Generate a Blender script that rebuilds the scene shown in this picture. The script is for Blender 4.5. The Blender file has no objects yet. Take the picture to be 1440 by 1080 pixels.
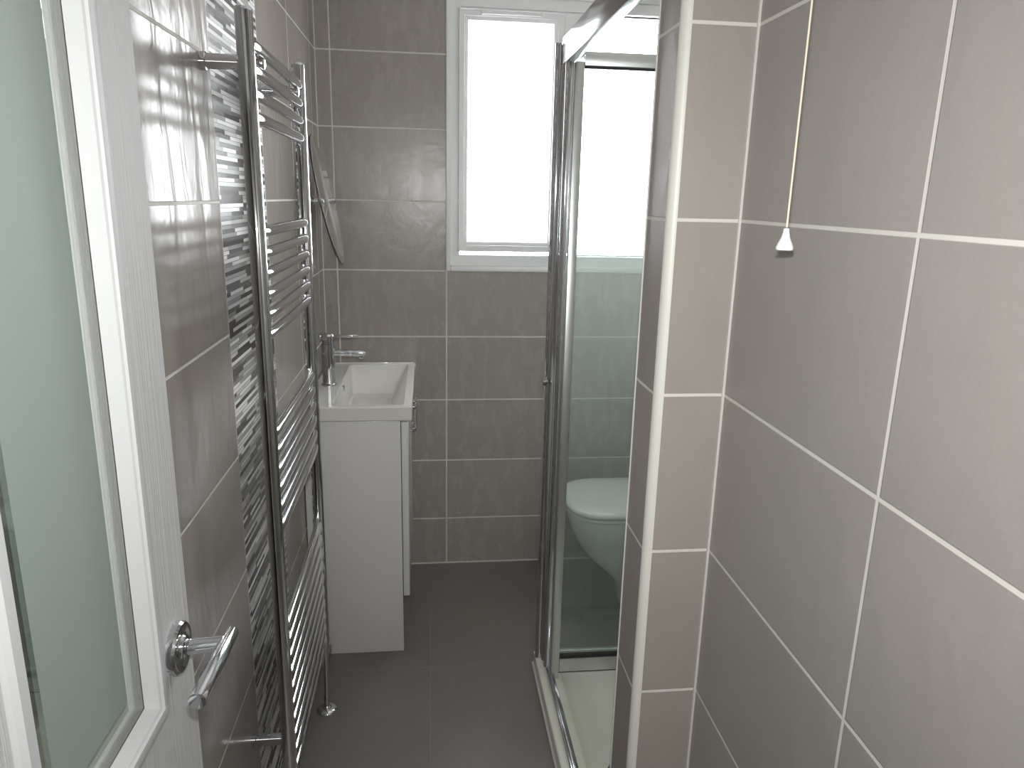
import bpy, bmesh, math, random
from mathutils import Vector, Matrix
random.seed(7)
SC = bpy.context.scene
COL = SC.collection
PI = math.pi

# ---------------------------------------------------------------- materials
class NT:
    """small helper to write shader node graphs"""
    def __init__(s, name):
        s.m = bpy.data.materials.new(name); s.m.use_nodes = True
        s.t = s.m.node_tree; s.t.nodes.clear()
        s.out = s.t.nodes.new('ShaderNodeOutputMaterial')
    def n(s, typ, **k):
        nd = s.t.nodes.new('ShaderNode' + typ)
        for a, v in k.items(): setattr(nd, a, v)
        return nd
    def put(s, sock, v):
        if hasattr(v, 'is_output'): s.t.links.new(v, sock)
        else: sock.default_value = v
    def math(s, op, a, b=None, c=None):
        nd = s.n('Math', operation=op)
        s.put(nd.inputs[0], a)
        if b is not None: s.put(nd.inputs[1], b)
        if c is not None: s.put(nd.inputs[2], c)
        return nd.outputs[0]
    def mix(s, f, a, b):
        nd = s.n('Mix', data_type='RGBA')
        s.put(nd.inputs[0], f); s.put(nd.inputs[6], a); s.put(nd.inputs[7], b)
        return nd.outputs[2]
    def bsdf(s, **k):
        nd = s.n('BsdfPrincipled')
        for a, v in k.items(): s.put(nd.inputs[a.replace('_', ' ')], v)
        return nd
    def bump(s, h, strength=.3, dist=.01, normal=None):
        nd = s.n('Bump'); s.put(nd.inputs['Height'], h)
        nd.inputs['Strength'].default_value = strength; nd.inputs['Distance'].default_value = dist
        if normal is not None: s.put(nd.inputs['Normal'], normal)
        return nd.outputs[0]
    def noise(s, vec, scale, detail=3, rough=.5, dist=0.):
        nd = s.n('TexNoise'); s.put(nd.inputs['Vector'], vec)
        nd.inputs['Scale'].default_value = scale; nd.inputs['Detail'].default_value = detail
        nd.inputs['Roughness'].default_value = rough; nd.inputs['Distortion'].default_value = dist
        return nd.outputs[0]
    def mapping(s, vec, scale=(1, 1, 1)):
        nd = s.n('Mapping'); s.put(nd.inputs[0], vec); nd.inputs['Scale'].default_value = scale
        return nd.outputs[0]
    def done(s, sh):
        s.t.links.new(sh, s.out.inputs[0]); return s.m

def rgb(r, g, b): return (r, g, b, 1)
def simple(name, col, rough=.4, metal=0., **k):
    t = NT(name); b = t.bsdf(Base_Color=rgb(*col), Roughness=rough, Metallic=metal, **k)
    return t.done(b.outputs[0])

TILE = (.335, .298, .270)
GROUT = (.66, .63, .575)
def tile_mat(name, ua, u0, pu, v0, pv=.25, va='Z', gw=.005, col=TILE, grout=GROUT, rough=.34, wave=.25, wscale=(5, 5, 5), spec=.5, mott=.12):
    t = NT(name)
    pos = t.n('NewGeometry').outputs['Position']
    sep = t.n('SeparateXYZ'); t.put(sep.inputs[0], pos)
    u, v = sep.outputs[ua], sep.outputs[va]
    uu = t.math('DIVIDE', t.math('SUBTRACT', u, u0), pu)
    vv = t.math('DIVIDE', t.math('SUBTRACT', v, v0), pv)
    def line(x, p):
        d = t.math('MULTIPLY', t.math('ABSOLUTE', t.math('SUBTRACT', x, t.math('ROUND', x))), p)
        nd = t.n('MapRange', interpolation_type='SMOOTHSTEP'); t.put(nd.inputs[0], d)
        nd.inputs[1].default_value = gw * .36; nd.inputs[2].default_value = gw * .62
        nd.inputs[3].default_value = 1; nd.inputs[4].default_value = 0
        return nd.outputs[0]
    g = t.math('MAXIMUM', line(uu, pu), line(vv, pv))
    cid = t.n('CombineXYZ'); t.put(cid.inputs[0], t.math('FLOOR', uu)); t.put(cid.inputs[1], t.math('FLOOR', vv))
    wn = t.n('TexWhiteNoise'); t.put(wn.inputs[0], cid.outputs[0])
    tone = t.math('MULTIPLY_ADD', wn.outputs[0], .10, .95)
    n1 = t.noise(pos, 3.0, 4, .6); n2 = t.noise(t.mapping(pos, (1, 1, .35)), 22, 4, .6); n3 = t.noise(pos, 220, 2)
    m = t.math('ADD', t.math('MULTIPLY_ADD', n1, mott * 1.2, 1 - mott * .6), t.math('MULTIPLY_ADD', n2, mott, -mott * .5))
    m = t.math('MULTIPLY', m, t.math('MULTIPLY_ADD', n3, .10, .95))
    m = t.math('MULTIPLY', m, tone)
    hs = t.n('VectorMath', operation='SCALE'); hs.inputs[0].default_value = col; t.put(hs.inputs[3], m)
    base = t.mix(g, hs.outputs[0], rgb(*grout))
    r = t.math('ADD', t.math('MULTIPLY_ADD', n2, .10, rough - .05), t.math('MULTIPLY', g, .4))
    w = t.noise(t.mapping(pos, wscale), 1.6, 3, .5, .6)
    b1 = t.bump(w, wave, .02)
    b2 = t.bump(t.math('SUBTRACT', t.math('MULTIPLY', n3, .05), g), .5, .0015, b1)
    b = t.bsdf(Base_Color=base, Roughness=r, Specular_IOR_Level=spec, Normal=b2)
    return t.done(b.outputs[0])

def mosaic_mat(name):
    t = NT(name)
    pos = t.n('NewGeometry').outputs['Position']
    sep = t.n('SeparateXYZ'); t.put(sep.inputs[0], pos)
    y, z = sep.outputs['Y'], sep.outputs['Z']
    h = .0080
    row = t.math('DIVIDE', z, h); ri = t.math('FLOOR', row)
    w1 = t.n('TexWhiteNoise', noise_dimensions='1D'); t.put(w1.inputs[1], ri)
    L = t.math('MULTIPLY_ADD', w1.outputs[0], .13, .08)
    w2 = t.n('TexWhiteNoise', noise_dimensions='1D'); t.put(w2.inputs[1], t.math('ADD', ri, 133.7))
    cx = t.math('DIVIDE', t.math('ADD', y, t.math('MULTIPLY_ADD', w2.outputs[0], .3, 4.)), L)
    ci = t.math('FLOOR', cx)
    cid = t.n('CombineXYZ'); t.put(cid.inputs[0], ci); t.put(cid.inputs[1], ri)
    w3 = t.n('TexWhiteNoise'); t.put(w3.inputs[0], cid.outputs[0])
    ramp = t.n('ValToRGB'); t.put(ramp.inputs[0], w3.outputs[0]); cr = ramp.color_ramp; cr.interpolation = 'CONSTANT'
    stops = [(0, .035), (.20, .085), (.36, .20), (.48, .36), (.62, .58), (.80, .82)]
    cr.elements[0].position = 0; cr.elements[0].color = rgb(.035, .034, .033)
    cr.elements[1].position = .20; cr.elements[1].color = rgb(.10, .097, .095)
    for p, c in stops[2:]:
        e = cr.elements.new(p); e.color = rgb(c, c * .985, c * .96)
    fr = t.math('FRACT', row)
    e1 = t.math('LESS_THAN', t.math('MINIMUM', fr, t.math('SUBTRACT', 1, fr)), .07)
    fc = t.math('FRACT', cx); e2 = t.math('LESS_THAN', t.math('MULTIPLY', t.math('MINIMUM', fc, t.math('SUBTRACT', 1, fc)), L), .0007)
    g = t.math('MAXIMUM', e1, e2)
    streak = t.noise(t.mapping(pos, (1, 12, 90)), 3, 2)
    hs = t.n('VectorMath', operation='SCALE'); t.put(hs.inputs[0], ramp.outputs[0]); t.put(hs.inputs[3], t.math('MULTIPLY_ADD', streak, .14, .93))
    base = t.mix(g, hs.outputs[0], rgb(.10, .095, .09))
    hgt = t.math('SUBTRACT', t.math('MULTIPLY', w3.outputs[0], 1.0), t.math('MULTIPLY', g, .8))
    b = t.bsdf(Base_Color=base, Roughness=t.math('MULTIPLY_ADD', w3.outputs[0], .22, .2), Specular_IOR_Level=.6, Normal=t.bump(hgt, .35, .002))
    return t.done(b.outputs[0])

def glass_mat(name, tint, haze=0., rough=0.0, hazecol=(.75, .8, .77), refl=.8):
    """thin sheet of glass: tinted transmission, mirror reflection by angle, a little limescale haze"""
    t = NT(name)
    tr = t.n('BsdfTransparent'); tr.inputs[0].default_value = rgb(*tint)
    gl = t.n('BsdfGlossy'); gl.inputs[0].default_value = rgb(1, 1, 1); gl.inputs['Roughness'].default_value = rough
    fr = t.n('Fresnel'); fr.inputs[0].default_value = 1.45
    mx = t.n('MixShader'); t.put(mx.inputs[0], t.math('MULTIPLY', fr.outputs[0], refl)); t.put(mx.inputs[1], tr.outputs[0]); t.put(mx.inputs[2], gl.outputs[0])
    last = mx.outputs[0]
    if haze:
        pos = t.n('NewGeometry').outputs['Position']
        st = t.noise(t.mapping(pos, (60, 60, 2.5)), 1, 4, .7); sp = t.noise(pos, 90, 2)
        hz = t.math('MULTIPLY', t.math('ADD', t.math('MULTIPLY', st, .8), t.math('MULTIPLY', sp, .4)), haze)
        df = t.n('BsdfDiffuse'); df.inputs[0].default_value = rgb(*hazecol)
        tl = t.n('BsdfTranslucent'); tl.inputs[0].default_value = rgb(*hazecol)
        ad = t.n('MixShader'); ad.inputs[0].default_value = .5; t.put(ad.inputs[1], df.outputs[0]); t.put(ad.inputs[2], tl.outputs[0])
        m2 = t.n('MixShader'); t.put(m2.inputs[0], hz); t.put(m2.inputs[1], last); t.put(m2.inputs[2], ad.outputs[0])
        last = m2.outputs[0]
    return t.done(last)

def wood_white(name):
    t = NT(name)
    co = t.n('TexCoord').outputs['Object']
    g = t.noise(t.mapping(co, (230, 230, 5)), 1, 3, .6, .4); g2 = t.noise(t.mapping(co, (60, 60, 1.3)), 1, 3, .5, .8)
    h = t.math('ADD', t.math('MULTIPLY', g, .6), t.math('MULTIPLY', g2, .6))
    b = t.bsdf(Base_Color=rgb(.46, .46, .455), Roughness=.65, Specular_IOR_Level=.2, Normal=t.bump(h, .85, .003))
    return t.done(b.outputs[0])

def brushed(name, col, rough):
    t = NT(name)
    co = t.n('TexCoord').outputs['Object']
    n = t.noise(co, 14, 2)
    b = t.bsdf(Base_Color=rgb(*col), Metallic=1., Roughness=t.math('MULTIPLY_ADD', n, .05, rough))
    return t.done(b.outputs[0])

def ceramic(name, col, rough, mott=.03):
    t = NT(name)
    co = t.n('TexCoord').outputs['Object']
    n = t.noise(co, 6, 3)
    hs = t.n('VectorMath', operation='SCALE'); hs.inputs[0].default_value = col; t.put(hs.inputs[3], t.math('MULTIPLY_ADD', n, mott, 1 - mott / 2))
    b = t.bsdf(Base_Color=hs.outputs[0], Roughness=rough, Coat_Weight=.3 if rough < .3 else 0., Coat_Roughness=.05)
    return t.done(b.outputs[0])

def frosted(name):
    t = NT(name)
    co = t.n('TexCoord').outputs['Object']
    n = t.noise(co, 60, 2); n2 = t.noise(co, 3, 2)
    hs = t.n('VectorMath', operation='SCALE'); hs.inputs[0].default_value = (.255, .31, .275); t.put(hs.inputs[3], t.math('MULTIPLY_ADD', n2, .10, .95))
    b = t.bsdf(Base_Color=hs.outputs[0], Roughness=.75, Transmission_Weight=.2, IOR=1.3, Specular_IOR_Level=.25, Normal=t.bump(n, .05, .001))
    return t.done(b.outputs[0])

M = {}
M['tile_back'] = tile_mat('taupe_tile_back', 'X', .0517, .4, 1.4514, wscale=(7, 7, 7), rough=.27, wave=.07, mott=.05)
M['tile_left'] = tile_mat('taupe_tile_left', 'Y', -.115, .4, 1.4514, wscale=(6, 9, 3.4), rough=.22, wave=.16, spec=.19, mott=.07)
M['tile_right'] = tile_mat('taupe_tile_right', 'Y', -2.153, .4, 1.4465, rough=.40, wave=.10, col=(.330, .306, .279))
M['tile_nib'] = tile_mat('taupe_tile_nib', 'X', .45, 2., 1.4465, rough=.42, wave=.08, col=(.337, .304, .268))
M['tile_nibside'] = tile_mat('taupe_tile_nibside', 'Y', -.45, 3., 1.4465, rough=.42, wave=.08)
M['tile_shower'] = tile_mat('taupe_tile_shower', 'X', .0517, .4, 1.4514, rough=.32, wave=.15)
M['tile_side'] = tile_mat('taupe_tile_side', 'Y', -.115, .4, 1.4514, rough=.32, wave=.15)
M['mosaic'] = mosaic_mat('glass_stick_mosaic')
M['floor'] = tile_mat('dark_floor_tile', 'X', .384, .46, -.232, .462, va='Y', gw=.0035, col=(.175, .155, .141), grout=(.22, .205, .19), rough=.40, wave=.08, mott=.16)
M['plaster'] = ceramic('white_plaster', (.78, .77, .75), .8)
M['pvc'] = ceramic('white_pvc', (.80, .80, .80), .35)
M['trim'] = ceramic('cream_pvc_trim', (.68, .67, .60), .4)
M['seal'] = ceramic('white_sealant', (.62, .60, .56), .5)
M['chrome'] = brushed('chrome', (.70, .71, .735), .035)
M['chrome_dark'] = brushed('chrome_frame', (.62, .63, .65), .12)
M['alu'] = brushed('satin_silver', (.68, .71, .70), .32)
M['door'] = wood_white('white_grained_door')
M['door_smooth'] = ceramic('white_door_moulding', (.44, .45, .445), .6)
M['frost'] = frosted('frosted_door_glass')
M['clear'] = glass_mat('clear_door_glass', (.90, .93, .89), refl=.35)
M['wglass'] = glass_mat('window_glass', (.95, .96, .96))
M['sglass'] = glass_mat('shower_glass', (.94, .965, .955), haze=.07)
M['tray'] = ceramic('cream_acrylic', (.86, .87, .75), .25)
M['cer'] = ceramic('white_ceramic', (.76, .745, .70), .12)
M['wc'] = ceramic('white_toilet_ceramic', (.78, .78, .76), .15)
M['cab'] = ceramic('white_gloss_cabinet', (.70, .695, .67), .22)
M['mirror'] = simple('mirror_silver', (.86, .88, .86), .01, 1.)
M['mirror_edge'] = simple('mirror_edge_dark', (.05, .055, .05), .25)
M['rubber'] = simple('black_gasket', (.02, .02, .02), .5)
M['putty'] = simple('olive_glazing_putty', (.085, .085, .055), .7)
M['plastic'] = simple('white_plastic', (.86, .86, .86), .4)
M['cord'] = simple('cream_cord', (.72, .64, .50), .8)
M['hallwall'] = ceramic('hall_wall_paint', (.52, .50, .47), .8)
M['hallfloor'] = ceramic('hall_carpet', (.22, .20, .18), .9)

# ---------------------------------------------------------------- mesh helpers
def link(name, bm, mat, parent=None, smooth=30, mats=None):
    me = bpy.data.meshes.new(name)
    bmesh.ops.recalc_face_normals(bm, faces=bm.faces)
    bm.to_mesh(me); bm.free()
    for x in (mats or [mat]): me.materials.append(M[x])
    if smooth:
        for p in me.polygons: p.use_smooth = True
        me.set_sharp_from_angle(angle=math.radians(smooth))
    o = bpy.data.objects.new(name, me); COL.objects.link(o)
    if parent: o.parent = parent
    return o
def tag(o, label=None, cat=None, group=None, kind=None):
    for k, v in (('label', label), ('category', cat), ('group', group), ('kind', kind)):
        if v: o[k] = v
    return o
def empty(name, loc, rz=0.):
    o = bpy.data.objects.new(name, None); o.empty_display_size = .05; COL.objects.link(o)
    o.location = loc; o.rotation_euler = (0, 0, rz); return o
def box(bm, x0, x1, y0, y1, z0, z1, bev=0., seg=2, mi=0):
    r = bmesh.ops.create_cube(bm, size=1.)
    vs = r['verts']
    for v in vs:
        v.co = Vector((x0 if v.co.x < 0 else x1, y0 if v.co.y < 0 else y1, z0 if v.co.z < 0 else z1))
    fs = list({f for v in vs for f in v.link_faces})
    for f in fs: f.material_index = mi
    if bev:
        es = list({e for v in vs for e in v.link_edges})
        bmesh.ops.bevel(bm, geom=es, offset=bev, segments=seg, profile=.5, affect='EDGES')
    return bm
def B(*a, **k): return box(bmesh.new(), *a, **k)
def frame_of(d):
    d = d.normalized(); a = Vector((0, 0, 1)) if abs(d.z) < .95 else Vector((1, 0, 0))
    s = d.cross(a).normalized(); return s, d.cross(s).normalized()
def ring(bm, c, s, t, r, n, shape=None):
    out = []
    for i in range(n):
        a = 2 * PI * i / n
        x, y = (math.cos(a) * r, math.sin(a) * r) if shape is None else shape[i]
        out.append(bm.verts.new(c + s * x + t * y))
    return out
def bridge(bm, a, b):
    n = len(a)
    for i in range(n): bm.faces.new((a[i], a[(i + 1) % n], b[(i + 1) % n], b[i]))
def lathe(bm, p, d, prof, n=24, cap=True):
    """prof: (distance along d, radius)"""
    p = Vector(p); d = Vector(d).normalized(); s, t = frame_of(d)
    rs = [ring(bm, p + d * h, s, t, max(r, 1e-5), n) for h, r in prof]
    for a, b in zip(rs, rs[1:]): bridge(bm, a, b)
    if cap:
        bm.faces.new(rs[0]); bm.faces.new(rs[-1])
    return bm
def cyl(bm, p, q, r, n=20, bev=0.):
    p, q = Vector(p), Vector(q); L = (q - p).length
    pr = [(0, r), (L, r)] if not bev else [(0, r - bev), (bev * .3, r - bev * .3), (bev, r), (L - bev, r), (L - bev * .3, r - bev * .3), (L, r - bev)]
    return lathe(bm, p, q - p, pr, n)
def tube(bm, pts, r, n=14):
    pts = [Vector(p) for p in pts]; rs = []; s = None
    for i, p in enumerate(pts):
        d = (pts[min(i + 1, len(pts) - 1)] - pts[max(i - 1, 0)]).normalized()
        if s is None: s, t = frame_of(d)
        else:
            s = (s - d * s.dot(d)).normalized(); t = d.cross(s)
        rs.append(ring(bm, p, s, t, r if not callable(r) else r(i), n))
    for a, b in zip(rs, rs[1:]): bridge(bm, a, b)
    bm.faces.new(rs[0]); bm.faces.new(rs[-1])
    return bm
def prism(bm, poly, z0, z1, axis='z'):
    def P(a, b, h): return {'z': (a, b, h), 'y': (a, h, b), 'x': (h, a, b)}[axis]
    lo = [bm.verts.new(P(a, b, z0)) for a, b in poly]; hi = [bm.verts.new(P(a, b, z1)) for a, b in poly]
    bridge(bm, lo, hi); bm.faces.new(lo); bm.faces.new(hi)
    return bm
def loft(bm, loops, cap=True):
    rs = [[bm.verts.new(p) for p in lp] for lp in loops]
    for a, b in zip(rs, rs[1:]): bridge(bm, a, b)
    if cap: bm.faces.new(rs[0]); bm.faces.new(rs[-1])
    return bm
def arc(c, r, a0, a1, n): return [(c[0] + r * math.cos(a0 + (a1 - a0) * i / n), c[1] + r * math.sin(a0 + (a1 - a0) * i / n)) for i in range(n + 1)]

# ---------------------------------------------------------------- the room
CZ = 2.40
XR, YN, YNB = .816, -1.768, -1.664      # right wall, face and back of the tiled return
XS = 1.48                                # far right wall behind the shower
YF = -2.79                               # wall with the doorway
WX0, WX1, WZ0, WZ1 = .456, 1.275, 1.207, 2.15

def struct(name, bm, mat, label, cat, mats=None, smooth=0, parent=None):
    o = link(name, bm, mat, parent, smooth, mats)
    return tag(o, label, cat, kind='structure')

bm = bmesh.new(); box(bm, -.1, 1.6, YF - .12, .15, -.08, 0)
struct('floor', bm, 'floor', 'dark taupe large square tiles on the bathroom floor', 'floor')
bm = bmesh.new(); box(bm, -.1, 1.6, YF - .12, .15, CZ, CZ + .08)
struct('ceiling', bm, 'plaster', 'plain white ceiling above the tiled walls', 'ceiling')
bm = bmesh.new()
box(bm, -.1, WX0, 0, .14, 0, CZ); box(bm, WX1, 1.6, 0, .14, 0, CZ); box(bm, WX0, WX1, 0, .14, 0, WZ0); box(bm, WX0, WX1, 0, .14, WZ1, CZ)
struct('wall_back', bm, 'tile_back', 'taupe tiled end wall around the bright window', 'wall')
bm = bmesh.new()
box(bm, -.1, 0, YF, -1.315, 0, CZ); box(bm, -.1, 0, -1.315, -.915, 0, CZ, mi=1); box(bm, -.1, 0, -.915, 0, 0, CZ)
struct('wall_left', bm, 'tile_left', 'glossy taupe tiled wall with a vertical strip of stick mosaic behind the radiator', 'wall', mats=['tile_left', 'mosaic'])
bm = bmesh.new(); box(bm, XR, XR + .1, YF, YN, 0, CZ)
struct('wall_right', bm, 'tile_right', 'taupe tiled wall behind the hanging pull cord', 'wall')
# the short tiled return that ends the shower: front face, corner notch for the trim, side face
bm = bmesh.new()
poly = [(.7253, YN), (.7253, -1.756), (.7133, -1.756), (.7133, YNB), (XS, YNB), (XS, YN)]
prism(bm, poly, 0, CZ)
bmesh.ops.recalc_face_normals(bm, faces=bm.faces)
for f in bm.faces:
    f.material_index = 0 if f.normal.y < -.5 else (1 if f.normal.x < -.5 else 2)
struct('wall_partition', bm, None, 'narrow taupe tiled wall return with a cream corner trim beside the shower', 'wall', mats=['tile_nib', 'tile_nibside', 'tile_shower'])
bm = bmesh.new(); box(bm, XS, XS + .12, YNB, 0, 0, CZ)
struct('wall_shower', bm, 'tile_side', 'taupe tiled wall behind the shower tray and the toilet', 'wall')
DX0, DX1, DZ = .085, .816, 2.03
bm = bmesh.new()
box(bm, -.1, DX0 - .03, YF - .1, YF, 0, CZ); box(bm, DX1 + .0, 1.0, YF - .1, YF, 0, CZ); box(bm, DX0 - .03, DX1, YF - .1, YF, DZ + .03, CZ)
struct('wall_front', bm, 'plaster', 'white wall around the bathroom doorway', 'wall')
# the hall the picture is taken from
bm = bmesh.new(); box(bm, -.9, 1.9, YF - 1.9, YF - .12, -.08, 0)
struct('floor_hall', bm, 'hallfloor', 'carpeted hall floor outside the bathroom', 'floor')
bm = bmesh.new(); box(bm, -.9, 1.9, YF - 1.9, YF - .1, CZ, CZ + .08)
struct('ceiling_hall', bm, 'plaster', 'white hall ceiling outside the bathroom', 'ceiling')
bm = bmesh.new()
box(bm, -1., -.9, YF - 1.9, YF, 0, CZ); box(bm, 1.9, 2., YF - 1.9, YF, 0, CZ); box(bm, -1, 2, YF - 2., YF - 1.9, 0, CZ)
box(bm, -1., -.1, YF - .1, YF, 0, CZ); box(bm, 1.0, 2., YF - .1, YF, 0, CZ)
struct('wall_hall', bm, 'hallwall', 'painted hall walls outside the bathroom', 'wall')

# trims
bm = bmesh.new()
q = arc((.7253, -1.756), .0126, PI, 1.5 * PI, 8)
prism(bm, [(.7253, -1.756)] + q, 0, CZ)
struct('trim_1', bm, 'trim', 'cream quarter-round trim down the outer corner of the tiled return', 'trim', smooth=40)
bm = bmesh.new(); box(bm, .7115, .7160, YNB - .001, YNB + .0015, 0, CZ)
struct('trim_2', bm, 'seal', 'thin white edge strip between the tiled return and the shower', 'trim')
bm = bmesh.new()
box(bm, XR - .0035, XR + .001, YN - .0035, YN + .001, 0, CZ)
struct('trim_3', bm, 'seal', 'grout line in the inner corner of the right wall', 'trim')
bm = bmesh.new()
box(bm, 0, .003, -.003, 0, 0, CZ); box(bm, .0, XS, -.004, 0, 0, .005)
struct('trim_4', bm, 'seal', 'pale sealant around the foot and corner of the end wall', 'trim')
bm = bmesh.new()
box(bm, WX0 - .006, WX0 + .010, -.007, .03, WZ0 - .004, WZ1 + .01, .002)
box(bm, WX0 + .010, WX1, -.010, .03, WZ0 - .006, WZ0 + .014, .003)
box(bm, WX1 - .010, WX1 + .006, -.007, .03, WZ0 - .004, WZ1 + .01, .002)
box(bm, WX0 + .010, WX1 - .010, -.007, .03, WZ1 - .006, WZ1 + .01, .002)
struct('trim_5', bm, 'pvc', 'white tile trim edging the window opening', 'trim', smooth=30)

# ---------------------------------------------------------------- window
win = tag(empty('window_1', ((WX0 + WX1) / 2, .03, WZ0)), 'white plastic window with an opening casement beside a fixed pane', 'window', kind='structure')
def wobj(name, bm, mat, parent=None, smooth=30):
    o = link(name, bm, mat, None, smooth); o.parent = parent or win
    if parent is None: o.matrix_parent_inverse = Matrix.Translation(-Vector(win.location))
    else: pass
    return o
bm = bmesh.new()
fx0, fx1, fz0, fz1 = WX0 + .008, WX1 - .008, WZ0 + .014, WZ1 - .006
def bevel_ring(bm, o, i, prof):
    """mitred ring in the XZ plane from rectangle o inward to i; prof: (t 0..1 from o to i, y)"""
    loops = []
    for tt, y in prof:
        r = [a + (b - a) * tt for a, b in zip(o, i)]
        loops.append([(r[0], y, r[2]), (r[1], y, r[2]), (r[1], y, r[3]), (r[0], y, r[3])])
    vs = [[bm.verts.new(p) for p in lp] for lp in loops]; vs.append(vs[0])
    for a, b in zip(vs, vs[1:]):
        for k in range(4): bm.faces.new((a[k], a[(k + 1) % 4], b[(k + 1) % 4], b[k]))
bevel_ring(bm, (fx0, fx1, fz0, fz1), (fx0 + .036, fx1 - .024, fz0 + .040, fz1 - .038), [(0, .075), (0, .003), (.04, .001), (.96, .001), (1, .004), (1, .075)])
box(bm, .868, .930, .0015, .074, fz0 + .05, fz1 - .04, .002)
wf = wobj('frame', bm, 'pvc')
# fixed glazing bead + pane
gx0, gx1, gz0, gz1 = .942, 1.238, 1.267, 2.106
bm = bmesh.new()
box(bm, gx0 - .014, gx0, .012, .05, gz0, gz1, .003); box(bm, gx1, gx1 + .014, .012, .05, gz0, gz1, .003)
box(bm, gx0 - .014, gx1 + .014, .012, .05, gz0 - .014, gz0, .003); box(bm, gx0 - .014, gx1 + .014, .012, .05, gz1, gz1 + .014, .003)
wobj('glazing_bead', bm, 'pvc')
wobj('fixed_pane', B(gx0 - .01, gx1 + .01, .040, .044, gz0 - .01, gz1 + .01), 'wglass', smooth=0)
# casement
sx0, sx1, sz0, sz1 = .493, .866, 1.275, 2.098
cx0, cx1, cz0, cz1 = .529, .824, 1.314, 2.061
bm = bmesh.new()
bevel_ring(bm, (sx0, sx1, sz0, sz1), (cx0, cx1, cz0, cz1), [(0, .05), (0, -.010), (.06, -.014), (.55, -.014), (.62, -.010), (.66, -.011), (.92, -.007), (1., .012), (1., .05)])
sash = wobj('casement_sash', bm, 'pvc')
wobj('casement_pane', B(cx0 - .01, cx1 + .01, .030, .034, cz0 - .01, cz1 + .01), 'wglass', smooth=0)
bm = bmesh.new(); box(bm, .568, .790, -.022, -.012, 2.082, 2.094, .003)
for k in range(2): box(bm, .572 + k * .205, .578 + k * .205, -.024, -.012, 2.080, 2.096, .002)
wobj('trickle_vent', bm, 'pvc')

# ---------------------------------------------------------------- door
TH = math.radians(1.0)
dr = Vector((math.sin(TH), math.cos(TH), 0)); E = Vector((.110, -1.988, 0))
hinge = E - dr * .762
door = tag(empty('door_1', (hinge.x, hinge.y, 0), PI / 2 - TH), 'white grained door with frosted glass panels folded back against the left wall', 'door', kind='structure')
bm = bmesh.new()
st = [(0, .089), (.330, .432), (.673, .762)]
for a, b in st: box(bm, a, b, 0, .035, .006, 1.981)
for a, b in ((.089, .330), (.432, .673)):
    for z0, z1 in ((.006, .22), (.80, .942), (1.88, 1.981)): box(bm, a, b, 0, .035, z0, z1)
    box(bm, a, b, .010, .025, .22, .80)
link('door_leaf', bm, 'door', door, 0)
def moulding(bm, o, front, deep, step=False):
    pr = [(0, .0), (.001, -.004), (.005, -.0075), (.010, -.0085), (.0155, -.0075), (.0165, -.005), (.0295, .011), (.0285, .0135), (.0220, .0135), (.0205, .0140), (0, .0140)] if step else [(0, .0), (.001, -.004), (.005, -.0075), (.010, -.0085), (.0155, -.0075), (.0165, -.005), (.0185, -.0035), (.022, deep), (.020, deep + .001), (0, .003)]
    loops = []
    for d, h in pr:
        y = h if front else .035 - h
        r = (o[0] + d, o[1] - d, o[2] + d, o[3] - d)
        loops.append([bm.verts.new(p) for p in ((r[0], y, r[2]), (r[1], y, r[2]), (r[1], y, r[3]), (r[0], y, r[3]))])
    for a, b in zip(loops, loops[1:] + loops[:1]):
        for k in range(4): bm.faces.new((a[k], a[(k + 1) % 4], b[(k + 1) % 4], b[k]))
for a, b in ((.089, .330), (.432, .673)):
    for z0, z1, glz in ((.942, 1.88, 1), (.22, .80, 0)):
        bm = bmesh.new(); moulding(bm, (a, b, z0, z1), True, .010); moulding(bm, (a, b, z0, z1), False, .010, bool(glz))
        link('panel_moulding', bm, 'door_smooth', door, 25)
        if glz:
            bm = bmesh.new(); rr = [(a + d, b - d, z0 + d, z1 - d) for d in (.002, .0218)]
            for y0, y1 in ((.0148, .0208),):
                vs = [[bm.verts.new(p) for p in ((r[0], y, r[2]), (r[1], y, r[2]), (r[1], y, r[3]), (r[0], y, r[3]))] for r, y in ((rr[0], y0), (rr[1], y0), (rr[1], y1), (rr[0], y1))]
                for q, w_ in zip(vs, vs[1:] + vs[:1]):
                    for k in range(4): bm.faces.new((q[k], q[(k + 1) % 4], w_[(k + 1) % 4], w_[k]))
            link('glazing_gasket', bm, 'putty', door, 0)
            p0, p1, q0, q1 = a + .019, b - .019, z0 + .019, z1 - .019
            xs = (p0, p0 + .038, p1 - .035, p1); zs = (q0, q0 + .036, q1 - .036, q1)
            bm = bmesh.new()
            for y in (.0105, .0145):        # two skins of one pane: etched centre, clear border
                g = [[bm.verts.new((x, y, z)) for z in zs] for x in xs]
                for i in range(3):
                    for k in range(3):
                        f = bm.faces.new((g[i][k], g[i + 1][k], g[i + 1][k + 1], g[i][k + 1])); f.material_index = 0 if i == 1 and k == 1 else 1
            link('glass_panel', bm, None, door, 0, mats=['frost', 'clear'])
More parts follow.
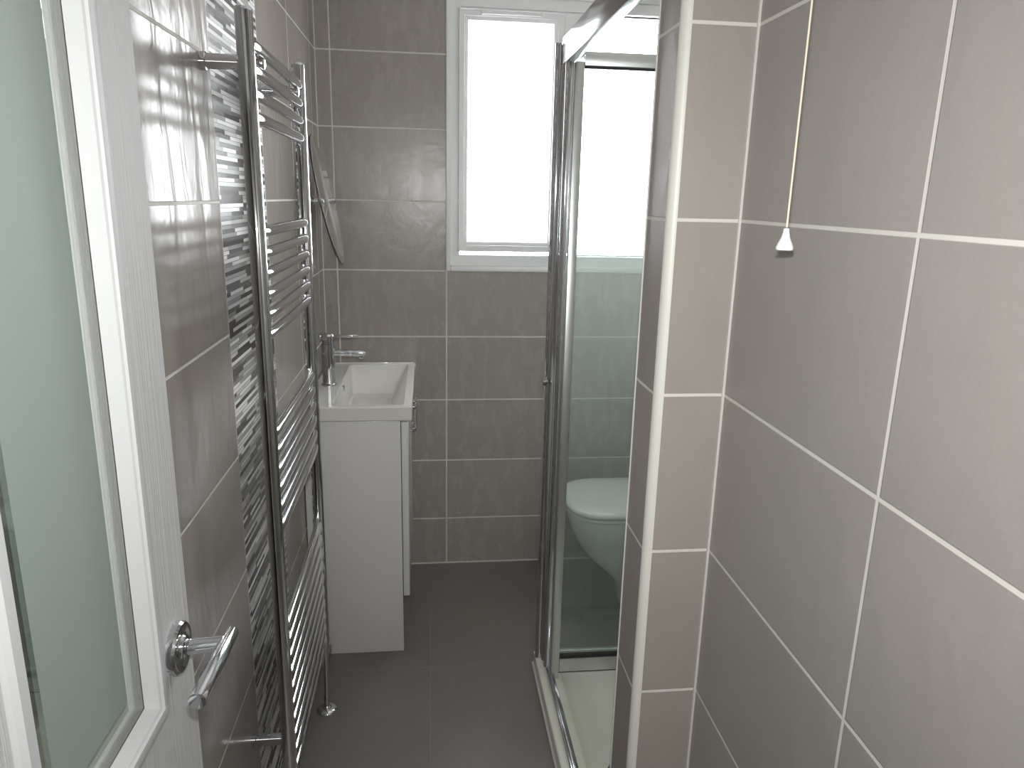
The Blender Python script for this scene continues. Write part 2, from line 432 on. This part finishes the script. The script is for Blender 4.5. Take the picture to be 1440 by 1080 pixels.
# handle: rose, neck and T-bar lever on both faces
for sgn in (1, -1):
    y0 = 0 if sgn > 0 else .035
    hx, hz = .762 - .047, .990
    bm = bmesh.new(); lathe(bm, (hx, y0, hz), (0, -sgn, 0), [(0, .0285), (.0065, .0285), (.009, .0265), (.0095, .022), (.0085, .0195), (.0085, .0135), (.011, .0125), (.0125, .0125), (.013, .0105)], 36)
    rose = link('handle_rose', bm, 'chrome', door, 35)
    bm = bmesh.new(); cyl(bm, (hx, y0 - sgn * .010, hz), (hx, y0 - sgn * .052, hz + .003), .0085, 24)
    lev = link('lever_handle', bm, 'chrome', door, 35)
    bm = bmesh.new(); cyl(bm, (hx + .022, y0 - sgn * .0535, hz + .002), (hx - .097, y0 - sgn * .0535, hz + .004), .0088, 28, .0010)
    g = link('lever_bar', bm, 'chrome', lev, 24)
bm = bmesh.new(); box(bm, .7605, .7635, .008, .027, .90, 1.08); link('latch_plate', bm, 'chrome', door, 0)
# door lining
bm = bmesh.new()
box(bm, DX0 - .03, DX0 - .002, YF - .1, YF + .003, 0, DZ + .03); box(bm, DX0 - .002, DX1, YF - .1, YF + .003, DZ, DZ + .03)
struct('trim_6', bm, 'door_smooth', 'white door lining at the hinge side of the doorway', 'trim')

# ---------------------------------------------------------------- towel radiator
RX, RY0, RY1, RZ0, RZ1 = .090, -1.452, -.945, .250, 1.756
rad = tag(empty('towel_radiator', (RX, (RY0 + RY1) / 2, RZ0)), 'tall curved chrome ladder towel radiator on the left wall over the mosaic strip', 'radiator')
def rpart(name, bm, mat='chrome', parent=None, smooth=35):
    o = link(name, bm, mat, parent or rad, smooth)
    if parent is None: o.matrix_parent_inverse = Matrix.Translation(-Vector(rad.location))
    return o
# upright: flat-backed, round-fronted tube
prof = [(-.008, -.0115), (-.0055, -.014), (.004, -.014)] + arc((.004, 0), .014, -PI / 2, PI / 2, 12)[1:-1] + [(.004, .014), (-.0055, .014), (-.008, .0115)]
for yy in (RY0, RY1):
    bm = bmesh.new()
    ctr = Vector((RX, yy, 0)); loops = []
    for z, k in ((RZ0, .78), (RZ0 + .002, .93), (RZ0 + .006, 1), (RZ1 - .006, 1), (RZ1 - .002, .93), (RZ1, .78)):
        loops.append([(RX + a * k, yy + b * k, z) for a, b in prof])
    loft(bm, loops)
    rpart('upright', bm)
rails = [1.703 - .0373 * k for k in range(4)] + [1.405 - .0362 * k for k in range(6)] + [1.040 - .0377 * k for k in range(6)] + [.637 - .0373 * k for k in range(10)]
first = None
for z in rails:
    if first is None:
        bm = bmesh.new(); pts = []
        ya, yb = RY0 + .004, RY1 - .004; n = 26
        for i in range(n + 1):
            u = i / n; s = 2 * u - 1
            bow = .002 * (1 - s * s) * (s > 0) + .002 * (s <= 0) + (.004 - .002 * s ** 24 if s < 0 else .004 - .009 * s ** 9)
            pts.append((RX + .004 + bow, ya + (yb - ya) * u, 0))
        tube(bm, pts, .0108, 16)
        first = rpart('rail', bm); first.location.z = z; ob = first
    else:
        ob = first.copy(); COL.objects.link(ob); ob.location.z = z
for yy, zz in ((-1.370, 1.686), (-1.025, 1.684), (-1.370, .3195), (-1.025, .3195)):
    bm = bmesh.new(); cyl(bm, (.001, yy, zz), (.082, yy, zz), .0128, 24); lathe(bm, (.0, yy, zz), (1, 0, 0), [(0, .0155), (.009, .0155), (.0105, .0128)], 24)
    br = rpart('wall_bracket', bm)
    bm = bmesh.new(); lathe(bm, (.082, yy, zz), (1, 0, 0), [(0, .006), (.003, .0075), (.014, .0075), (.0155, .0105), (.021, .0108), (.0245, .009), (.026, .004)], 24)
    box(bm, .083, .088, yy - .006, yy + .006, zz - .028, zz + .028, .002)
    rpart('bracket_knob', bm, 'chrome', br)
    bpy.context.view_layer.update()
# the knob is a child of the bracket: same frame as the bracket (world), so undo nothing
for yy, sg in ((RY1, 1),):
    bm = bmesh.new()
    cyl(bm, (RX, yy + .010, .262), (RX, yy + .045, .235), .0105, 20); cyl(bm, (RX, yy + .04, .24), (RX, yy + .080, .215), .0135, 20, .002)
    lathe(bm, (RX - .006, yy + .079, .245), (0, 0, -1), [(0, .011), (.01, .014), (.03, .014), (.034, .0165), (.052, .0165), (.055, .010), (.075, .009)], 22)
    v = rpart('valve', bm)
    bm = bmesh.new(); cyl(bm, (.084, -.868, .19), (.081, -.872, .0), .0075, 18); rpart('supply_pipe', bm, 'chrome', v)
    bm = bmesh.new(); lathe(bm, (.081, -.872, .0005), (0, 0, 1), [(0, .030), (.003, .029), (.007, .024), (.009, .014), (.014, .0095)], 30); rpart('pipe_collar', bm, 'chrome', v)
bm = bmesh.new()
cyl(bm, (RX, RY0 + .004, .262), (RX, RY0 + .004, .215), .0105, 20); lathe(bm, (RX, RY0 + .004, .22), (0, 0, -1), [(0, .0145), (.03, .0145), (.034, .017), (.055, .017), (.058, .0095), (.08, .009)], 22)
v = rpart('valve', bm)
bm = bmesh.new(); cyl(bm, (RX, RY0 + .004, .15), (RX, RY0 + .004, 0), .0075, 18); rpart('supply_pipe', bm, 'chrome', v)
bm = bmesh.new(); lathe(bm, (RX, RY0 + .004, .0005), (0, 0, 1), [(0, .030), (.003, .029), (.007, .024), (.009, .014), (.014, .0095)], 30); rpart('pipe_collar', bm, 'chrome', v)

# ---------------------------------------------------------------- vanity unit, basin, tap
VY0, VY1 = -.600, -.008
van = tag(empty('vanity_unit', (.15, -.30, 0)), 'white gloss vanity cabinet under the basin against the end wall', 'cabinet')
def vpart(name, bm, mat, root, parent=None, smooth=30, mats=None):
    o = link(name, bm, mat, parent or root, smooth, mats)
    if parent is None: o.matrix_parent_inverse = Matrix.Translation(-Vector(root.location))
    return o
bm = bmesh.new()
box(bm, .002, .296, VY0, VY0 + .018, .001, .801, .0012); box(bm, .002, .296, VY1 - .018, VY1, .001, .801, .0012)
box(bm, .004, .292, VY0 + .018, VY1 - .018, .203, .221); box(bm, .004, .020, VY0 + .018, VY1 - .018, .221, .801)
vpart('carcass', bm, 'cab', van)
vpart('plinth', B(.248, .264, VY0 + .018, VY1 - .018, .001, .203), 'cab', van)
ym = (VY0 + VY1) / 2
for a, b, hy in ((VY0 + .001, ym - .0015, ym - .034), (ym + .0015, VY1 - .001, ym + .034)):
    d = vpart('door', B(.298, .318, a, b, .204, .797, .0018), 'cab', van)
    bm = bmesh.new()
    for zz in (.690, .768): box(bm, .317, .340, hy - .005, hy + .005, zz - .005, zz + .005, .0012)
    box(bm, .335, .342, hy - .005, hy + .005, .672, .786, .0018)
    vpart('handle', bm, 'chrome', van, d)

bas = tag(empty('basin', (.166, -.30, .803)), 'white ceramic rectangular basin set on top of the vanity cabinet', 'basin')
def rect(x0, x1, y0, y1, z, r=.0, n=4):
    if r <= 0: return [(x0, y0, z), (x1, y0, z), (x1, y1, z), (x0, y1, z)]
    out = []
    for cx, cy, a in ((x0 + r, y0 + r, PI), (x1 - r, y0 + r, 1.5 * PI), (x1 - r, y1 - r, 0), (x0 + r, y1 - r, .5 * PI)):
        for i in range(n + 1): out.append((cx + r * math.cos(a + PI / 2 * i / n), cy + r * math.sin(a + PI / 2 * i / n), z))
    return out
bm = bmesh.new()
loft(bm, [rect(.150, .20, -.34, -.25, .731, .02), rect(.098, .256, -.512, -.088, .733, .02), rect(.084, .268, -.535, -.066, .76, .02), rect(.080, .290, -.570, -.034, .802, .014), rect(.004, .328, -.603, -.006, .802, .004), rect(.002, .331, -.606, -.004, .806, .006), rect(.002, .332, -.607, -.004, .845, .006), rect(.004, .330, -.605, -.006, .848, .006),
          rect(.088, .307, -.583, -.026, .848, .014), rect(.091, .304, -.579, -.030, .845, .014), rect(.100, .256, -.520, -.080, .750, .018), rect(.106, .248, -.505, -.095, .742, .022), rect(.150, .20, -.34, -.25, .739, .02)])
vpart('bowl', bm, 'cer', bas, smooth=28)
bm = bmesh.new(); box(bm, .003, .330, -.0115, -.0045, .846, .8535, .002); box(bm, .326, .3335, -.030, -.0045, .835, .8535, .003); vpart('rear_lip', bm, 'cer', bas)
bm = bmesh.new(); lathe(bm, (.0925, -.30, .828), (.99, 0, .1), [(0, .011), (.003, .011), (.0045, .0085), (.0025, .007), (.002, .0005)], 22); vpart('overflow_ring', bm, 'chrome', bas)
bm = bmesh.new(); lathe(bm, (.175, -.295, .7385), (0, 0, 1), [(0, .024), (.005, .024), (.007, .021), (.009, .003)], 26); vpart('waste', bm, 'chrome', bas)

tx, ty, tz = .052, -.332, .848
tap = tag(empty('basin_tap', (tx, ty, tz)), 'chrome mixer tap with a lever standing on the basin', 'tap')
bm = bmesh.new(); lathe(bm, (tx, ty, tz), (0, 0, 1), [(0, .027), (.004, .027), (.006, .0235), (.008, .0215), (.142, .0215), (.144, .019), (.147, .019), (.149, .0215), (.153, .0215)], 36)
vpart('body', bm, 'chrome', tap)
bm = bmesh.new()
tube(bm, [(tx + .012, ty, tz + .111), (tx + .05, ty, tz + .111), (tx + .110, ty, tz + .109), (tx + .119, ty, tz + .107), (tx + .122, ty, tz + .103)], lambda i: (.0115, .0115, .0115, .0105, .006)[i], 22)
cyl(bm, (tx + .108, ty, tz + .106), (tx + .106, ty, tz + .091), .0085, 20, .001)
vpart('spout', bm, 'chrome', tap)
bm = bmesh.new()
lathe(bm, (tx, ty, tz + .153), (0, 0, 1), [(0, .0205), (.002, .0225), (.016, .0225), (.022, .019), (.024, .010), (.0245, .001)], 30)
cyl(bm, (tx + .018, ty, tz + .166), (tx + .098, ty, tz + .168), .0055, 16, .0015)
cyl(bm, (tx - .018, ty, tz + .166), (tx - .036, ty, tz + .166), .0075, 16, .0015)
vpart('lever', bm, 'chrome', tap)

# ---------------------------------------------------------------- oval mirror
mc = Vector((.067, -.331, 1.449))
mir = tag(empty('wall_mirror', mc), 'frameless oval tilting mirror on chrome pivots above the basin', 'mirror')
tilt = math.atan2(.041, .196)
rot = Matrix.Rotation(-tilt, 4, 'Y')   # tips the foot of the glass into the room
bm = bmesh.new(); n = 64; hw, hh = .158, .202
def oval(k, x): return [(x, hw * k * math.cos(2 * PI * i / n), hh * k * math.sin(2 * PI * i / n)) for i in range(n)]
hwk = lambda d: 1 - d / hw
lo = [oval(hwk(.001), -.0026), oval(1, -.0018), oval(1, .0018), oval(hwk(.0014), .0026)]
vv = [[bm.verts.new(p) for p in l] for l in lo]
for a, b in zip(vv, vv[1:]): bridge(bm, a, b)
for f in bm.faces: f.material_index = 1
f0 = bm.faces.new(vv[0]); f0.material_index = 1; f1 = bm.faces.new(vv[-1]); f1.material_index = 0
bmesh.ops.transform(bm, matrix=rot, verts=bm.verts)
link('glass', bm, None, mir, 30, mats=['mirror', 'mirror_edge'])
for s in (-1, 1):
    bm = bmesh.new(); yy = s * .139
    cyl(bm, (-mc.x + .0005, yy, 0), (-.004, yy, 0), .0045, 16); lathe(bm, (-mc.x, yy, 0), (1, 0, 0), [(0, .013), (.003, .013), (.006, .010), (.008, .0045)], 22)
    pa = link('pivot_arm', bm, 'chrome', mir, 35)
    bm = bmesh.new(); lathe(bm, (-.008, yy, 0), (1, 0, 0), [(0, .006), (.003, .0095), (.013, .0095), (.017, .0075), (.019, .002)], 22)
    link('pivot_clip', bm, 'chrome', pa, 35)

# ---------------------------------------------------------------- shower tray and enclosure
TX0, TX1, TY0, TY1, TZ = .717, XS - .001, YNB + .001, -.700, .050
tray = tag(empty('shower_tray', (1.1, -1.2, 0)), 'low cream shower tray on the floor beside the tiled return', 'shower tray')
bm = bmesh.new()
loft(bm, [rect(TX0 + .002, TX1, TY0, TY1, .001, .004), rect(TX0, TX1, TY0, TY1, .004, .004), rect(TX0, TX1, TY0, TY1, TZ - .004, .004), rect(TX0 + .004, TX1 - .002, TY0 + .002, TY1 - .004, TZ, .006),
          rect(TX0 + .062, TX1 - .05, TY0 + .05, TY1 - .075, TZ, .05), rect(TX0 + .069, TX1 - .057, TY0 + .057, TY1 - .083, TZ - .006, .05), rect(TX0 + .10, TX1 - .09, TY0 + .09, TY1 - .115, TZ - .022, .06), rect(.95, 1.1, -1.3, -1.1, TZ - .026, .03)])
vpart('basin_floor', bm, 'tray', tray, smooth=40)
bm = bmesh.new(); tube(bm, [(TX0 - .002, TY1, .003), (TX0 - .002, TY0, .003)], .004, 8); tube(bm, [(TX0, TY1 + .002, .003), (TX1, TY1 + .002, .003)], .004, 8)
vpart('sealant_bead', bm, 'seal', tray)
bm = bmesh.new(); lathe(bm, (.885, -1.215, TZ - .0245), (0, 0, 1), [(0, .045), (.003, .045), (.006, .040), (.012, .034), (.016, .02), (.0165, .001)], 34); vpart('waste_cover', bm, 'chrome', tray)

enc = tag(empty('shower_enclosure', (.74, -1.2, TZ)), 'chrome framed clear glass shower enclosure with its door folded inward', 'shower enclosure')
SZ1 = 1.868; FY0, FY1 = YNB + .002, -.716
bm = bmesh.new()
box(bm, .7345, .7565, FY0, FY1, TZ + .0005, TZ + .024, .003); box(bm, .7400, .7505, FY0, FY1, TZ + .024, TZ + .030, .002)
vpart('sill_rail', bm, 'chrome', enc)
bm = bmesh.new(); box(bm, .7265, .7525, FY0, -.782, 1.803, SZ1, .003); vpart('head_rail', bm, 'chrome_dark', enc)
bm = bmesh.new()
prism(bm, arc((.7285, -.735), .013, PI * .5, PI * 1.5, 8) + [(.745, -.748), (.745, -.722)], TZ + .001, 1.857)
c = vpart('corner_post', bm, 'chrome', enc, smooth=40)
bm = bmesh.new(); cyl(bm, (.724, -.735, 1.857), (.724, -.735, 1.862), .009, 18); vpart('post_cap', bm, 'chrome_dark', enc, c)
bm = bmesh.new()
prism(bm, [(.7300, -.750), (.7270, -.760), (.7270, -.797), (.7310, -.803), (.7430, -.803), (.7430, -.750)], TZ + .03, 1.803)
vpart('door_jamb', bm, 'chrome_dark', enc, smooth=40)
bm = bmesh.new()
prism(bm, arc((.739, -.826), .0105, PI * .55, PI * 1.45, 8) + [(.748, -.836), (.748, -.816)], TZ + .03, 1.803)
box(bm, .733, .748, -.812, -.805, TZ + .03, 1.803, .001)
vpart('pivot_profile', bm, 'chrome', enc, smooth=40)
bm = bmesh.new(); lathe(bm, (.7225, -.757, .962), (-1, 0, 0), [(0, .006), (.004, .006), (.006, .011), (.013, .012), (.016, .010), (.017, .001)], 22); vpart('door_stop', bm, 'chrome_dark', enc)
# fixed side panel facing the toilet
bm = bmesh.new(); box(bm, .746, TX1, -.729, -.713, TZ + .0005, TZ + .011, .002); box(bm, .746, TX1, -.729, -.713, 1.822, 1.848, .002); box(bm, TX1 - .022, TX1, -.729, -.713, TZ + .011, 1.822, .002)
sp = vpart('side_panel', bm, 'alu', enc)
vpart('side_glass', B(.746, TX1 - .02, -.7235, -.7185, TZ + .009, 1.826), 'sglass', enc, sp, 0)
# door leaf swung inward, square to the opening
LY, LX0, LX1 = -.850, .7475, 1.36
bm = bmesh.new()
box(bm, LX0, LX0 + .0235, LY - .008, LY + .010, TZ + .005, 1.800, .002); box(bm, LX1 - .02, LX1, LY - .008, LY + .010, TZ + .02, 1.800, .002)
box(bm, LX0 + .0235, LX1 - .02, LY - .008, LY + .010, 1.791, 1.818, .002); box(bm, LX0 + .0235, LX1 - .02, LY - .008, LY + .010, TZ + .027, TZ + .072, .002)
dl = vpart('door_leaf', bm, 'alu', enc)
vpart('door_glass', B(LX0 + .02, LX1 - .018, LY - .002, LY + .003, TZ + .07, 1.795), 'sglass', enc, dl, 0)
bm = bmesh.new(); box(bm, LX0 + .0235, LX1 - .02, LY - .006, LY + .007, TZ + .0725, TZ + .083, .001); box(bm, LX0 + .0235, LX1 - .02, LY - .0065, LY + .007, TZ + .024, TZ + .027)
vpart('gasket', bm, 'rubber', enc, dl)
bm = bmesh.new(); box(bm, LX0 + .0236, LX1 - .0201, LY - .005, LY + .006, 1.785, 1.791); vpart('top_seal', bm, 'rubber', enc, dl)

# ---------------------------------------------------------------- toilet
TYC = -.340
wc = tag(empty('toilet', (1.2, TYC, 0)), 'white close-coupled toilet with the lid down, seen through the shower glass', 'toilet')
def dshape(xf, xb, hw, z, p=3.1, n=15):
    """rounded front at xf (towards the room), straight back at xb"""
    L = min(hw * 1.05, xb - xf); pts = []
    for i in range(-n, n + 1):
        a = PI / 2 * i / n
        c, s = math.cos(a), math.sin(a)
        x = xf + L - L * (abs(c) ** (2 / p)); y = hw * (abs(s) ** (2 / p)) * (1 if s >= 0 else -1)
        pts.append((x, TYC + y, z))
    pts.append((xb, TYC + hw, z)); pts.append((xb, TYC - hw, z))
    return pts
bm = bmesh.new()
secs = [(1.092, .098, .0), (1.088, .100, .012), (1.076, .103, .07), (1.052, .106, .12), (1.015, .114, .158), (.968, .130, .20), (.925, .148, .25), (.898, .160, .30), (.882, .168, .35), (.876, .172, .385), (.878, .170, .393)]
loft(bm, [dshape(xf, 1.33, h, z) for xf, h, z in secs])
vpart('bowl', bm, 'wc', wc, smooth=50)
bm = bmesh.new(); loft(bm, [dshape(.874, 1.31, .173, .394), dshape(.870, 1.31, .176, .397), dshape(.870, 1.31, .176, .405), dshape(.873, 1.31, .173, .408)]); vpart('seat', bm, 'wc', wc, smooth=50)
bm = bmesh.new(); loft(bm, [dshape(.872, 1.30, .174, .4085), dshape(.866, 1.30, .178, .412), dshape(.865, 1.30, .179, .420), dshape(.870, 1.30, .175, .428), dshape(.885, 1.295, .162, .432), dshape(.93, 1.28, .12, .4335)]); vpart('lid', bm, 'wc', wc, smooth=60)
bm = bmesh.new(); box(bm, 1.30, XS - .002, TYC - .185, TYC + .185, .39, .76, .02, 4); box(bm, 1.16, XS - .002, TYC - .10, TYC + .10, .0, .38, .02, 3); cs = vpart('cistern', bm, 'wc', wc)
bm = bmesh.new(); box(bm, 1.29, XS - .002, TYC - .192, TYC + .192, .76, .795, .012, 3); lid = vpart('cistern_lid', bm, 'wc', wc)
bm = bmesh.new(); lathe(bm, (1.385, TYC, .794), (0, 0, 1), [(0, .026), (.006, .026), (.008, .023), (.0085, .001)], 26); vpart('flush_button', bm, 'chrome', wc, lid)

# ---------------------------------------------------------------- pull cord
px, py = .760, -2.018
cordz = 1.446
pc = tag(empty('pull_cord', (px, py, CZ)), 'cream light pull cord with a white cone-shaped pull hanging by the right wall', 'pull cord')
bm = bmesh.new(); box(bm, px - .042, px + .042, py - .042, py + .042, CZ - .034, CZ - .0005, .006, 3); lathe(bm, (px, py, CZ - .033), (0, 0, -1), [(0, .014), (.010, .009), (.012, .004)], 22); vpart('ceiling_switch', bm, 'plastic', pc)
bm = bmesh.new(); tube(bm, [(px, py, CZ - .04), (px + .0004, py + .001, 2.0), (px, py, 1.7), (px, py, cordz + .001)], .00105, 10); vpart('cord', bm, 'cord', pc)
bm = bmesh.new(); lathe(bm, (px, py, cordz - .0225), (0, 0, 1), [(.0015, .0078), (.0, .0086), (.0015, .0090), (.004, .0086), (.0085, .0066), (.013, .0046), (.018, .0034), (.0222, .0029), (.0228, .0012)], 28); vpart('pull', bm, 'plastic', pc, smooth=50)

# ---------------------------------------------------------------- camera
Rr = [[0.9936799538629932, -0.11004465628631133, 0.022143236296154434], [0.005750578869351347, 0.24691326449668075, 0.9690205212781924], [0.11210298895884578, 0.962768930449264, -0.24598558174834784]]
cam_d = bpy.data.cameras.new('camera'); cam = bpy.data.objects.new('camera', cam_d); COL.objects.link(cam)
cp = Vector((.38513, -2.76926, 1.47038))
m = Matrix.Identity(4)
for i in range(3):
    m[i][0] = Rr[0][i]; m[i][1] = Rr[1][i]; m[i][2] = -Rr[2][i]; m[i][3] = cp[i]
cam.matrix_world = m
cam_d.sensor_width = 36; cam_d.sensor_fit = 'HORIZONTAL'; cam_d.lens = 36 * 1029.83 / 1440; cam_d.clip_start = .02
SC.camera = cam

# ---------------------------------------------------------------- light
w = bpy.data.worlds.new('overcast'); SC.world = w; w.use_nodes = True
nt = w.node_tree; bg = nt.nodes['Background']
bg.inputs[0].default_value = rgb(.96, .98, 1.0); bg.inputs[1].default_value = 27.0
def area(name, loc, sx, sy, power, direction, col=(1, 1, 1), spread=180, portal=False):
    l = bpy.data.lights.new(name, 'AREA'); l.shape = 'RECTANGLE'; l.size = sx; l.size_y = sy; l.energy = power; l.color = col
    l.spread = math.radians(spread)
    if portal: l.cycles.is_portal = True
    o = bpy.data.objects.new(name, l); COL.objects.link(o); o.location = loc
    o.rotation_euler = Vector(direction).to_track_quat('-Z', 'Y').to_euler(); return o
area('window_portal', ((WX0 + WX1) / 2, .16, (WZ0 + WZ1) / 2), WX1 - WX0, WZ1 - WZ0, 1., (0, -1, 0), portal=True)
fwd = Vector(Rr[2]); up = Vector(Rr[1])
area('camera_flash', cp + up * .058 + fwd * .012, .030, .014, 7.2, fwd, (1, 1, 1), 150)
area('hall_fill', (.5, YF - 1.0, CZ - .03), .35, .35, 9., (0, 0, -1), (1, .96, .91))  # added, unseen: area light giving soft fill from behind the camera

SC.view_settings.view_transform = 'Standard'; SC.view_settings.look = 'None'
SC.view_settings.gamma = 1.; SC.view_settings.use_curve_mapping = False
SC.view_settings.exposure = 0.
SC.cycles.max_bounces = 10; SC.cycles.glossy_bounces = 6; SC.cycles.transparent_max_bounces = 16
SC.cycles.transmission_bounces = 6; SC.cycles.diffuse_bounces = 5
SC.cycles.sample_clamp_indirect = 10.
